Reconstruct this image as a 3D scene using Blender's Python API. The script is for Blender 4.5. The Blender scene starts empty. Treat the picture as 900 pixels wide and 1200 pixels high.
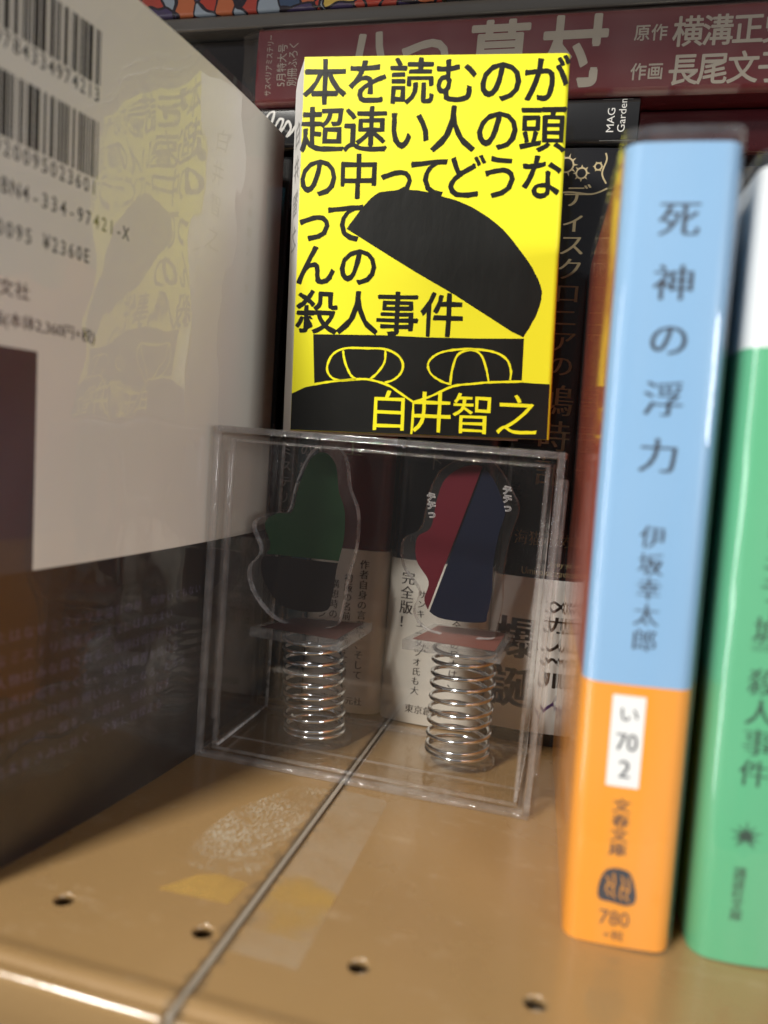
import bpy, bmesh, math, random
from mathutils import Matrix, Vector, noise
random.seed(7)
S = bpy.context.scene
COL = S.collection
MM = 0.001

# ------------------------------------------------------------------ camera
def make_camera():
    yaw, pitch, roll = (math.radians(a) for a in (14.2, 5.3, 4.6))
    fw = Vector((-math.sin(yaw)*math.cos(pitch), math.cos(yaw)*math.cos(pitch), -math.sin(pitch)))
    rt = Vector((math.cos(yaw), math.sin(yaw), 0)); up = rt.cross(fw)
    r2 = rt*math.cos(roll) + up*math.sin(roll); u2 = up*math.cos(roll) - rt*math.sin(roll)
    m = Matrix((r2, u2, -fw)).transposed().to_4x4(); m.translation = Vector((0, 0, 95*MM))
    cd = bpy.data.cameras.new('camera'); c = bpy.data.objects.new('camera', cd); COL.objects.link(c)
    c.matrix_world = m
    cd.lens = 27; cd.sensor_width = 36; cd.clip_start = 0.005; cd.clip_end = 50
    cd.dof.use_dof = True; cd.dof.focus_distance = 0.232; cd.dof.aperture_fstop = 8.0
    S.camera = c
make_camera()

# ------------------------------------------------------------------ light
S.view_settings.view_transform = 'Standard'; S.view_settings.look = 'None'
S.view_settings.exposure = 0.0; S.view_settings.gamma = 1
S.cycles.max_bounces = 14; S.cycles.transparent_max_bounces = 40; S.cycles.transmission_bounces = 14
S.cycles.glossy_bounces = 6; S.cycles.caustics_refractive = False; S.cycles.caustics_reflective = False
S.cycles.use_denoising = True; S.cycles.sample_clamp_indirect = 4
W = bpy.data.worlds.new('World'); S.world = W; W.use_nodes = True
def setup_world():
    nt = W.node_tree; nt.nodes.clear()
    tc = nt.nodes.new('ShaderNodeTexCoord'); sp = nt.nodes.new('ShaderNodeSeparateXYZ'); cr = nt.nodes.new('ShaderNodeValToRGB')
    mp = nt.nodes.new('ShaderNodeMapRange'); mp.inputs[1].default_value = -1
    bg = nt.nodes.new('ShaderNodeBackground'); out = nt.nodes.new('ShaderNodeOutputWorld')
    nt.links.new(tc.outputs['Generated'], sp.inputs[0]); nt.links.new(sp.outputs[2], mp.inputs[0])
    nt.links.new(mp.outputs[0], cr.inputs[0]); nt.links.new(cr.outputs[0], bg.inputs[0]); nt.links.new(bg.outputs[0], out.inputs[0])
    e = cr.color_ramp.elements
    e[0].position = 0.0; e[0].color = (.10, .085, .07, 1); e[1].position = 1.0; e[1].color = (.85, .9, 1, 1)
    a = e.new(.5); a.color = (.16, .15, .14, 1); a = e.new(.62); a.color = (.30, .30, .31, 1)
    bg.inputs[1].default_value = 0.32
setup_world()
def lamp(name, loc, target, sx, sy, power, color, spin=0):
    d = bpy.data.lights.new(name, 'AREA'); d.shape = 'RECTANGLE'; d.size = sx; d.size_y = sy; d.energy = power; d.color = color
    o = bpy.data.objects.new(name, d); COL.objects.link(o)
    v = Vector(target) - Vector(loc); o.location = loc
    o.rotation_euler = (v.to_track_quat('-Z', 'Y').to_matrix() @ Matrix.Rotation(spin, 3, 'Z')).to_euler()
    return o
KEY_T = Vector((-.05, .16, .1)); KEY_D = Vector((.50, 1, -1.13))
lamp('ceiling_tube_light', KEY_T - KEY_D.normalized()*1.6, KEY_T, .20, .16, 40, (1, .965, .895))
lamp('aisle_tube_light', (1.0, -.80, .27), (-.03, .15, .10), .5, .22, 9.5, (.97, .98, 1))
lamp('added_highlight_light', (-.98, -.62, -.10), (0, .15, .04), .30, .95, 7.5, (.97, .98, 1))  # added low lamp for pale streaks on the spine corners, no known source

# ------------------------------------------------------------------ materials
def pm(name, color, rough=.4, var=.05, scale=60, bump=0.0, bscale=300, metal=0, coat=0, coat_rough=.05, spec=.5, stretch=(1, 1, 1)):
    m = bpy.data.materials.new(name); m.use_nodes = True; nt = m.node_tree; b = nt.nodes['Principled BSDF']
    tc = nt.nodes.new('ShaderNodeTexCoord'); mp = nt.nodes.new('ShaderNodeMapping'); mp.inputs['Scale'].default_value = stretch
    nt.links.new(tc.outputs['Object'], mp.inputs[0])
    n = nt.nodes.new('ShaderNodeTexNoise'); n.inputs['Scale'].default_value = scale; n.inputs['Detail'].default_value = 6
    nt.links.new(mp.outputs[0], n.inputs['Vector'])
    mx = nt.nodes.new('ShaderNodeMix'); mx.data_type = 'RGBA'
    mx.inputs[6].default_value = tuple(max(0, c*(1-var)) for c in color[:3]) + (1,)
    mx.inputs[7].default_value = tuple(min(1, c*(1+var)) for c in color[:3]) + (1,)
    nt.links.new(n.outputs[0], mx.inputs[0]); nt.links.new(mx.outputs[2], b.inputs['Base Color'])
    mr = nt.nodes.new('ShaderNodeMapRange'); mr.inputs[3].default_value = rough*.85; mr.inputs[4].default_value = min(1, rough*1.15)
    nt.links.new(n.outputs[0], mr.inputs[0]); nt.links.new(mr.outputs[0], b.inputs['Roughness'])
    b.inputs['Metallic'].default_value = metal; b.inputs['Coat Weight'].default_value = coat
    b.inputs['Coat Roughness'].default_value = coat_rough; b.inputs['Specular IOR Level'].default_value = spec
    if bump:
        n2 = nt.nodes.new('ShaderNodeTexNoise'); n2.inputs['Scale'].default_value = bscale; n2.inputs['Detail'].default_value = 3
        nt.links.new(mp.outputs[0], n2.inputs['Vector'])
        bp = nt.nodes.new('ShaderNodeBump'); bp.inputs['Strength'].default_value = bump; bp.inputs['Distance'].default_value = .001
        nt.links.new(n2.outputs[0], bp.inputs['Height']); nt.links.new(bp.outputs[0], b.inputs['Normal'])
        nt.links.new(bp.outputs[0], b.inputs['Coat Normal'])
    return m
def clear(name, tint=(.97, .97, .97), ior=1.49, rough=.02, bump=0, bscale=30, haze=0.0, hcol=(.8, .8, .8), stretch=(1, 1, 1)):
    m = bpy.data.materials.new(name); m.use_nodes = True; nt = m.node_tree; nt.nodes.clear()
    out = nt.nodes.new('ShaderNodeOutputMaterial'); tr = nt.nodes.new('ShaderNodeBsdfTransparent'); gl = nt.nodes.new('ShaderNodeBsdfGlossy')
    mx = nt.nodes.new('ShaderNodeMixShader')
    tr.inputs[0].default_value = (*tint, 1); gl.inputs[0].default_value = (1, 1, 1, 1); gl.inputs['Roughness'].default_value = rough
    # sheet reflectance (Schlick), the same from both sides of a thin sheet
    geo = nt.nodes.new('ShaderNodeNewGeometry'); dot = nt.nodes.new('ShaderNodeVectorMath'); dot.operation = 'DOT_PRODUCT'
    nt.links.new(geo.outputs['Normal'], dot.inputs[0]); nt.links.new(geo.outputs['Incoming'], dot.inputs[1])
    def mth(op, a, b):
        q = nt.nodes.new('ShaderNodeMath'); q.operation = op
        for i, v_ in enumerate((a, b)):
            if v_ is None: continue
            if isinstance(v_, (int, float)): q.inputs[i].default_value = v_
            else: nt.links.new(v_, q.inputs[i])
        return q.outputs[0]
    r0 = ((ior-1)/(ior+1))**2
    fr_out = mth('ADD', mth('MULTIPLY', mth('POWER', mth('SUBTRACT', 1.0, mth('ABSOLUTE', dot.outputs['Value'], None)), 5.0), (1-r0)*.8), r0)
    tc = nt.nodes.new('ShaderNodeTexCoord'); mp = nt.nodes.new('ShaderNodeMapping'); mp.inputs['Scale'].default_value = stretch
    nt.links.new(tc.outputs['Object'], mp.inputs[0])
    n = nt.nodes.new('ShaderNodeTexNoise'); n.inputs['Scale'].default_value = bscale; n.inputs['Detail'].default_value = 2.5
    nt.links.new(mp.outputs[0], n.inputs['Vector'])
    if bump:
        bp = nt.nodes.new('ShaderNodeBump'); bp.inputs['Strength'].default_value = bump; bp.inputs['Distance'].default_value = .001
        nt.links.new(n.outputs[0], bp.inputs['Height']); nt.links.new(bp.outputs[0], gl.inputs['Normal'])
    base = tr
    if haze:
        df = nt.nodes.new('ShaderNodeBsdfDiffuse'); df.inputs[0].default_value = (*hcol, 1); hx = nt.nodes.new('ShaderNodeMixShader')
        mr = nt.nodes.new('ShaderNodeMapRange'); mr.inputs[1].default_value = .3; mr.inputs[2].default_value = .75
        mr.inputs[3].default_value = haze*.4; mr.inputs[4].default_value = haze*1.6
        nt.links.new(n.outputs[0], mr.inputs[0]); nt.links.new(mr.outputs[0], hx.inputs[0])
        nt.links.new(tr.outputs[0], hx.inputs[1]); nt.links.new(df.outputs[0], hx.inputs[2]); base = hx
    nt.links.new(fr_out, mx.inputs[0]); nt.links.new(base.outputs[0], mx.inputs[1]); nt.links.new(gl.outputs[0], mx.inputs[2])
    nt.links.new(mx.outputs[0], out.inputs[0])
    return m

# ------------------------------------------------------------------ mesh helpers (all input in millimetres)
def link(name, me, mats, parent=None, smooth=False):
    for m in (mats if isinstance(mats, (list, tuple)) else [mats]): me.materials.append(m)
    if smooth:
        for p in me.polygons: p.use_smooth = True
        me.set_sharp_from_angle(angle=.75)
    o = bpy.data.objects.new(name, me); COL.objects.link(o)
    if parent: o.parent = parent
    return o
def mesh(name, vs, fs, mats, parent=None, smooth=False, mi=None, recalc=False):
    me = bpy.data.meshes.new(name); me.from_pydata([tuple(c*MM for c in v) for v in vs], [], fs)
    if recalc:
        bm = bmesh.new(); bm.from_mesh(me); bmesh.ops.recalc_face_normals(bm, faces=bm.faces); bm.to_mesh(me); bm.free()
    if mi: me.polygons.foreach_set('material_index', mi)
    me.update()
    return link(name, me, mats, parent, smooth)
def add_box(bm, x0, x1, y0, y1, z0, z1, bev=0, seg=2):
    r = bmesh.ops.create_cube(bm, size=1); vs = r['verts']
    for v in vs: v.co = Vector(((x0+x1)/2 + v.co.x*(x1-x0), (y0+y1)/2 + v.co.y*(y1-y0), (z0+z1)/2 + v.co.z*(z1-z0)))
    if bev:
        es = list({e for v in vs for e in v.link_edges})
        bmesh.ops.bevel(bm, geom=es, offset=bev, segments=seg, profile=.5, affect='EDGES')
def boxes(name, L, mats, parent=None, bev=0, smooth=False, seg=2):
    bm = bmesh.new()
    for b in L: add_box(bm, *b, bev=bev, seg=seg)
    bmesh.ops.scale(bm, vec=(MM,)*3, verts=bm.verts)
    me = bpy.data.meshes.new(name); bm.to_mesh(me); bm.free()
    return link(name, me, mats, parent, smooth)
def thing(name, label, cat, loc=(0, 0, 0), rot=(0, 0, 0), group=None):
    o = bpy.data.objects.new(name, None); COL.objects.link(o); o.empty_display_size = .01
    o.location = tuple(c*MM for c in loc); o.rotation_euler = rot
    return tag(o, label, cat, group)
def tag(o, label, cat, group=None, kind=None):
    o['label'] = label; o['category'] = cat
    if group: o['group'] = group
    if kind: o['kind'] = kind
    return o
def prism(name, outline, d0, d1, fn, mats, parent=None, bev=0):
    """outline (u,v) extruded from d0 to d1, placed by fn(u,v,d)"""
    n = len(outline); vs = [fn(u, v, d0) for u, v in outline] + [fn(u, v, d1) for u, v in outline]
    fs = [tuple(range(n)), tuple(range(2*n-1, n-1, -1))] + [(i, n+i, n+(i+1) % n, (i+1) % n) for i in range(n)]
    return mesh(name, vs, fs, mats, parent, recalc=True)
def catmull(P, k=6, closed=True):
    out = []; n = len(P)
    rng = range(n) if closed else range(n-1)
    for i in rng:
        g = (lambda j: P[j % n]) if closed else (lambda j: P[max(0, min(n-1, j))])
        p0, p1, p2, p3 = g(i-1), g(i), g(i+1), g(i+2)
        for s in range(k):
            t = s/k
            out.append(tuple(.5*((2*b)+(-a+c)*t+(2*a-5*b+4*c-d)*t*t+(-a+3*b-3*c+d)*t**3) for a, b, c, d in zip(p0, p1, p2, p3)))
    if not closed: out.append(P[-1])
    return out
def fill(name, outlines, d, fn, mat, parent):
    """flat printed areas, triangulated, laid on a surface"""
    vs, fs = [], []
    for ol in outlines:
        bm = bmesh.new(); f = bm.faces.new([bm.verts.new((u, v, 0)) for u, v in ol])
        bmesh.ops.triangulate(bm, faces=[f]); bm.verts.index_update(); o = len(vs)
        for v in bm.verts: vs.append(fn(v.co.x, v.co.y, d))
        for t in bm.faces: fs.append(tuple(o+v.index for v in t.verts))
        bm.free()
    return mesh(name, vs, fs, mat, parent)
def ribbons(name, paths, w, d, fn, mat, parent, jit=0):
    vs, fs = [], []
    for P in paths:
        o = len(vs)
        for i, p in enumerate(P):
            a, b = P[max(0, i-1)], P[min(len(P)-1, i+1)]
            dx, dy = b[0]-a[0], b[1]-a[1]; l = math.hypot(dx, dy) or 1
            ww = w/2*(1+random.uniform(-jit, jit))
            for s in (-1, 1): vs.append(fn(p[0]-dy/l*ww*s, p[1]+dx/l*ww*s, d))
        for i in range(len(P)-1): fs.append((o+2*i, o+2*i+1, o+2*i+3, o+2*i+2))
    return mesh(name, vs, fs, mat, parent)
# ------------------------------------------------------------------ lettering
GC = {}
def glyph(s, off=0.0):
    k = (s, round(off, 4))
    if k not in GC:
        c = bpy.data.curves.new('glyph', 'FONT'); c.body = s; c.size = 1; c.offset = off; c.resolution_u = 3
        o = bpy.data.objects.new('glyph', c); COL.objects.link(o)
        dg = bpy.context.evaluated_depsgraph_get(); m = bpy.data.meshes.new_from_object(o.evaluated_get(dg))
        GC[k] = ([(v.co.x, v.co.y) for v in m.vertices], [tuple(p.vertices) for p in m.polygons])
        bpy.data.objects.remove(o); bpy.data.curves.remove(c); bpy.data.meshes.remove(m)
    return GC[k]
def letters(name, items, d, fn, mat, parent, style='g', w=0.0, jit=0):
    """items: (char, u, v, width, height[, rotation]) centred on the em box; or ('=text', u0, v0, u1, v1[, rotation]) fitted to a box"""
    vs, fs = [], []
    passes = {'g': [(w, 0, 0)], 'm': [(-.022 + w, sx, 0) for sx in (-.022, 0, .022)], 'b': [(w, a, b) for a, b in ((-.012, 0), (.012, 0), (0, -.012), (0, .012))]}[style]
    for it in items:
        rot = it[5] if len(it) > 5 else 0; cr, sr = math.cos(rot), math.sin(rot)
        for pi, (off, sx, sy) in enumerate(passes):
            if it[0][0] == '=' and len(it[0]) > 1:
                gv, gf = glyph(it[0][1:], off); g0, _ = glyph(it[0][1:], w)
                xs = [p[0] for p in g0]; ys = [p[1] for p in g0]; x0, x1, y0, y1 = min(xs), max(xs), min(ys), max(ys)
                bw, bh = it[3]-it[1], it[4]-it[2]
                if abs(sr) > .5: bw, bh = bh, bw
                kx, ky = bw/(x1-x0), bh/(y1-y0); cx, cy = (x0+x1)/2, (y0+y1)/2; U, V = (it[1]+it[3])/2, (it[2]+it[4])/2
            else:
                gv, gf = glyph(it[0], off); kx, ky = it[3], it[4]; U, V = it[1], it[2]
                if ord(it[0][0]) > 0x2000: cx, cy = .5, .38
                else: cx, cy = (min(p[0] for p in gv)+max(p[0] for p in gv))/2, .345
            o = len(vs)
            for x, y in gv:
                a, b = (x-cx+sx)*kx, (y-cy+sy)*ky
                if jit: a += random.uniform(-jit, jit); b += random.uniform(-jit, jit)
                vs.append(fn(U+a*cr-b*sr, V+a*sr+b*cr, d + pi*.006))
            fs += [tuple(o+i for i in f) for f in gf]
    return mesh(name, vs, fs, mat, parent)
def column(s, u, vtop, pitch, w, h=None, squeeze=1):
    """vertical line of characters"""
    return [(ch, u, vtop - pitch*(i+.5), w, h or w) for i, ch in enumerate(s) if ch != ' ']

# ------------------------------------------------------------------ books
def spine_fn(Wd, r, b):
    def yf(x):
        y = b*(2*x/Wd-1)**2
        for q in (x, Wd-x):
            if q < r: q = max(0, q); y += r - math.sqrt(max(0, r*r-(r-q)**2))
        return y
    return yf
def plan(Wd, D, r, b, off=0.0, nspine=22):
    yf = spine_fn(Wd, r, b); P = [(-off, D)]
    xs = sorted({0, Wd} | {Wd*i/nspine for i in range(nspine+1)} | {r*(1-math.cos(a*math.pi/12)) for a in range(7)} | {Wd - r*(1-math.cos(a*math.pi/12)) for a in range(7)})
    for y in (D*.75, D*.5, D*.25): P.append((-off, y))
    for x in xs: P.append((-off + x*(Wd+2*off)/Wd, yf(x)-off))
    for y in (D*.25, D*.5, D*.75, D): P.append((Wd+off, y))
    return P
def shell(name, P, zs, th, mats, parent, band=None, wob=0, seed=0, closed_top=False, smooth=True):
    """wall following plan path P through heights zs; th thickness inward (0 = single film)"""
    n = len(P); vs, fs, mi = [], [], []
    inner = []
    cx = sum(p[0] for p in P)/n; 
    for i, p in enumerate(P):
        a, b = P[max(0, i-1)], P[min(n-1, i+1)]; dx, dy = b[0]-a[0], b[1]-a[1]; l = math.hypot(dx, dy) or 1
        inner.append((p[0]-dy/l*th*-1*-1 if False else p[0]+(-dy/l)*-th*-1, p[1]+(dx/l)*th))
    def wb(p, z):
        if not wob: return p
        q = noise.noise(Vector((p[0]*.12+seed, p[1]*.05, z*.035)))*wob
        s = -1 if p[0] < cx else 1
        return (p[0]+s*abs(q), p[1]-abs(q)*.35)
    for z in zs:
        for p in P: x, y = wb(p, z); vs.append((x, y, z))
    for k in range(len(zs)-1):
        for i in range(n-1):
            fs.append((k*n+i, k*n+i+1, (k+1)*n+i+1, (k+1)*n+i)); mi.append(band[k] if band else 0)
    if th:
        o = len(vs)
        for z in zs:
            for p in inner: vs.append((p[0], p[1], z))
        for k in range(len(zs)-1):
            for i in range(n-1):
                fs.append((o+k*n+i, o+(k+1)*n+i, o+(k+1)*n+i+1, o+k*n+i+1)); mi.append(band[k] if band else 0)
        for i in range(n-1):
            fs.append((i, o+i, o+i+1, i+1)); t = (len(zs)-1)*n; fs.append((t+i, t+i+1, o+t+i+1, o+t+i)); mi += [band[0] if band else 0, band[-1] if band else 0]
        for i in (0, n-1):
            for k in range(len(zs)-1): fs.append((k*n+i, (k+1)*n+i, o+(k+1)*n+i, o+k*n+i)); mi.append(band[k] if band else 0)
    return mesh(name, vs, fs, mats, parent, smooth=smooth, mi=mi)
PAGE = pm('page_paper', (.72, .66, .54), .8, .08, 40, .25, 900, stretch=(8, 1, 1))
FILM = clear('shrink_film', (.97, .97, .97), 1.45, .03, .5, 55)
def standing_book(name, label, Wd, H, D, loc, rot, mats, zs=None, band=None, r=2, b=.6, cat='book', group=None, pages=True):
    t = thing(name, label, cat, loc, rot, group)
    shell('cover', plan(Wd, D, r, b), zs or [0, H], .4, mats, t, band)
    if pages: boxes('page_block', [(.8, Wd-.8, r+b+.8, D-2, 1.2, H-1.6)], PAGE, t)
    yf = spine_fn(Wd, r, b)
    return t, (lambda u, v, d: (u, yf(u)-d, v))

# ================================================================== SETTING
def shelf_material():
    m = pm('tan_enamel', (.275, .170, .072), .28, .16, 22, .06, 700, coat=.6, coat_rough=.07)
    nt = m.node_tree; b = nt.nodes['Principled BSDF']
    old = b.inputs['Base Color'].links[0].from_socket
    tc = nt.nodes['Texture Coordinate']
    # pale dusty scuffs
    mp = nt.nodes.new('ShaderNodeMapping'); mp.inputs['Rotation'].default_value = (0, 0, .6); mp.inputs['Scale'].default_value = (1, 1.8, 1)
    n = nt.nodes.new('ShaderNodeTexNoise'); n.inputs['Scale'].default_value = 60; n.inputs['Detail'].default_value = 8; n.inputs['Roughness'].default_value = .7
    r = nt.nodes.new('ShaderNodeValToRGB'); r.color_ramp.elements[0].position = .57; r.color_ramp.elements[1].position = .86
    r.color_ramp.elements[1].color = (.38, .38, .38, 1)
    mx = nt.nodes.new('ShaderNodeMix'); mx.data_type = 'RGBA'; mx.inputs[7].default_value = (.62, .50, .36, 1)
    nt.links.new(tc.outputs['Object'], mp.inputs[0]); nt.links.new(mp.outputs[0], n.inputs['Vector']); nt.links.new(n.outputs[0], r.inputs[0])
    nt.links.new(r.outputs[0], mx.inputs[0]); nt.links.new(old, mx.inputs[6]); nt.links.new(mx.outputs[2], b.inputs['Base Color'])
    sx = nt.nodes.new('ShaderNodeSeparateXYZ'); nt.links.new(tc.outputs['Object'], sx.inputs[0])
    ds = nt.nodes.new('ShaderNodeMath'); ds.operation = 'SUBTRACT'; ds.inputs[1].default_value = -55.6*MM; nt.links.new(sx.outputs[0], ds.inputs[0])
    ab = nt.nodes.new('ShaderNodeMath'); ab.operation = 'ABSOLUTE'; nt.links.new(ds.outputs[0], ab.inputs[0])
    gn = nt.nodes.new('ShaderNodeTexNoise'); gn.inputs['Scale'].default_value = 260; gn.inputs['Detail'].default_value = 5; nt.links.new(tc.outputs['Object'], gn.inputs['Vector'])
    gm = nt.nodes.new('ShaderNodeMapRange'); gm.inputs[1].default_value = .3; gm.inputs[2].default_value = .7; gm.inputs[3].default_value = .0004; gm.inputs[4].default_value = .0035
    nt.links.new(gn.outputs[0], gm.inputs[0])
    dv = nt.nodes.new('ShaderNodeMath'); dv.operation = 'LESS_THAN'; nt.links.new(ab.outputs[0], dv.inputs[0]); nt.links.new(gm.outputs[0], dv.inputs[1])
    df = nt.nodes.new('ShaderNodeMath'); df.operation = 'MULTIPLY'; df.inputs[1].default_value = .45; nt.links.new(dv.outputs[0], df.inputs[0])
    m2 = nt.nodes.new('ShaderNodeMix'); m2.data_type = 'RGBA'; m2.inputs[7].default_value = (.12, .085, .05, 1)
    nt.links.new(df.outputs[0], m2.inputs[0]); nt.links.new(mx.outputs[2], m2.inputs[6])
    # fine scratches and specks
    n3 = nt.nodes.new('ShaderNodeTexNoise'); n3.inputs['Scale'].default_value = 130; n3.inputs['Detail'].default_value = 9; n3.inputs['Roughness'].default_value = .75
    m3p = nt.nodes.new('ShaderNodeMapping'); m3p.inputs['Rotation'].default_value = (0, 0, -.9); m3p.inputs['Scale'].default_value = (.7, 1.2, 1)
    nt.links.new(tc.outputs['Object'], m3p.inputs[0]); nt.links.new(m3p.outputs[0], n3.inputs['Vector'])
    r3 = nt.nodes.new('ShaderNodeMapRange'); r3.inputs[1].default_value = .60; r3.inputs[2].default_value = .80; r3.inputs[4].default_value = .40; nt.links.new(n3.outputs[0], r3.inputs[0])
    m4 = nt.nodes.new('ShaderNodeMix'); m4.data_type = 'RGBA'; m4.inputs[7].default_value = (.55, .45, .32, 1)
    nt.links.new(r3.outputs[0], m4.inputs[0]); nt.links.new(m2.outputs[2], m4.inputs[6]); nt.links.new(m4.outputs[2], b.inputs['Base Color'])
    return m
TAN = shelf_material()
SEAM = -55.6
def shelf_panel(x0, x1, holes):
    prof = [(400, 0), (112.5, 0), (111.8, .08), (110.6, .34), (109.4, .52), (108.4, .46), (107.6, .18), (107.1, -.25), (106.6, -.42), (106.1, -.30)]
    prof += [(105.8-1.6*math.sin(a*math.pi/16), -.2-1.6*(1-math.cos(a*math.pi/16))) for a in range(1, 9)]
    prof += [(103.4, -30), (105.4, -30), (105.4, -3.2), (106.6, -1.8), (400, -1.8)]
    # rounded ends: the profile sinks towards the seam
    xs = []
    R = 1.0
    for side, x in ((1, x0), (-1, x1)):
        xs.append([(x + side*R*(1-math.cos(a*math.pi/12)), R*(1-math.sin(a*math.pi/12))) for a in range(7)])
    rows = xs[0] + xs[1][::-1]; n = len(prof); vs, fs = [], []
    for x, dz in rows:
        for k, (y, z) in enumerate(prof):
            outer = k < n-4
            vs.append((x, y + (dz*.8 if outer and z < -.3 else 0), z - (dz if outer and z > -2.4 else 0)*(1 if y > 104.2 else .5)))
    for i in range(len(rows)-1):
        for k in range(n): fs.append((i*n+k, i*n+(k+1) % n, (i+1)*n+(k+1) % n, (i+1)*n+k))
    fs.append(tuple(range(n))); fs.append(tuple((len(rows)-1)*n+k for k in reversed(range(n))))
    o = mesh('shelf', vs, fs, TAN, recalc=True, smooth=False)
    if holes:
        bm = bmesh.new()
        for x, y in holes:
            r_ = bmesh.ops.create_cone(bm, cap_ends=True, segments=36, radius1=2.15*MM, radius2=2.15*MM, depth=12*MM)
            bmesh.ops.translate(bm, vec=(x*MM, y*MM, 0), verts=r_['verts'])
        me = bpy.data.meshes.new('cutter'); bm.to_mesh(me); bm.free(); c = bpy.data.objects.new('cutter', me); COL.objects.link(c)
        md = o.modifiers.new('b', 'BOOLEAN'); md.object = c; md.operation = 'DIFFERENCE'; md.solver = 'EXACT'
        me2 = bpy.data.meshes.new_from_object(o.evaluated_get(bpy.context.evaluated_depsgraph_get()))
        o.modifiers.clear(); o.data = me2; bpy.data.objects.remove(c)
    me = o.data
    for p in me.polygons: p.use_smooth = abs(p.normal.z) < .999 and p.area < .02
    o['kind'] = 'structure'
    return o
shelf_panel(-420, SEAM-.62, [(-150.5, 127), (-120.5, 127), (-90.3, 125.2), (-60.6, 126.2)])
shelf_panel(SEAM+.62, 330, [(-30.2, 127.6), (1.3, 129.6), (31.5, 131), (61.5, 132.5)])
so_ = boxes('seam_strip', [(SEAM-.60, SEAM+.60, 105.2, 399, -3.5, .12)], pm('seam_grey', (.27, .23, .18), .35, .25, 60), bev=.3); so_['kind'] = 'structure'
DARKWOOD = pm('dark_laminate', (.05, .035, .026), .5, .2, 14)
def struct(name, L, mat, bev=0):
    o = boxes(name, L, mat, bev=bev); o['kind'] = 'structure'; return o
struct('hole_backing', [(-420, 330, 108, 400, -5.2, -3.6)], pm('hole_backing_tan', (.34, .26, .18), .6))  # added sheet below the holes, tan so they look less black
struct('back_panel', [(-420, 330, 401, 405, -30, 380)], DARKWOOD)
struct('upper_shelf', [(-420, 330, 104, 400, 338, 362)], pm('upper_enamel', (.40, .25, .12), .4), bev=1.5)

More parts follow.
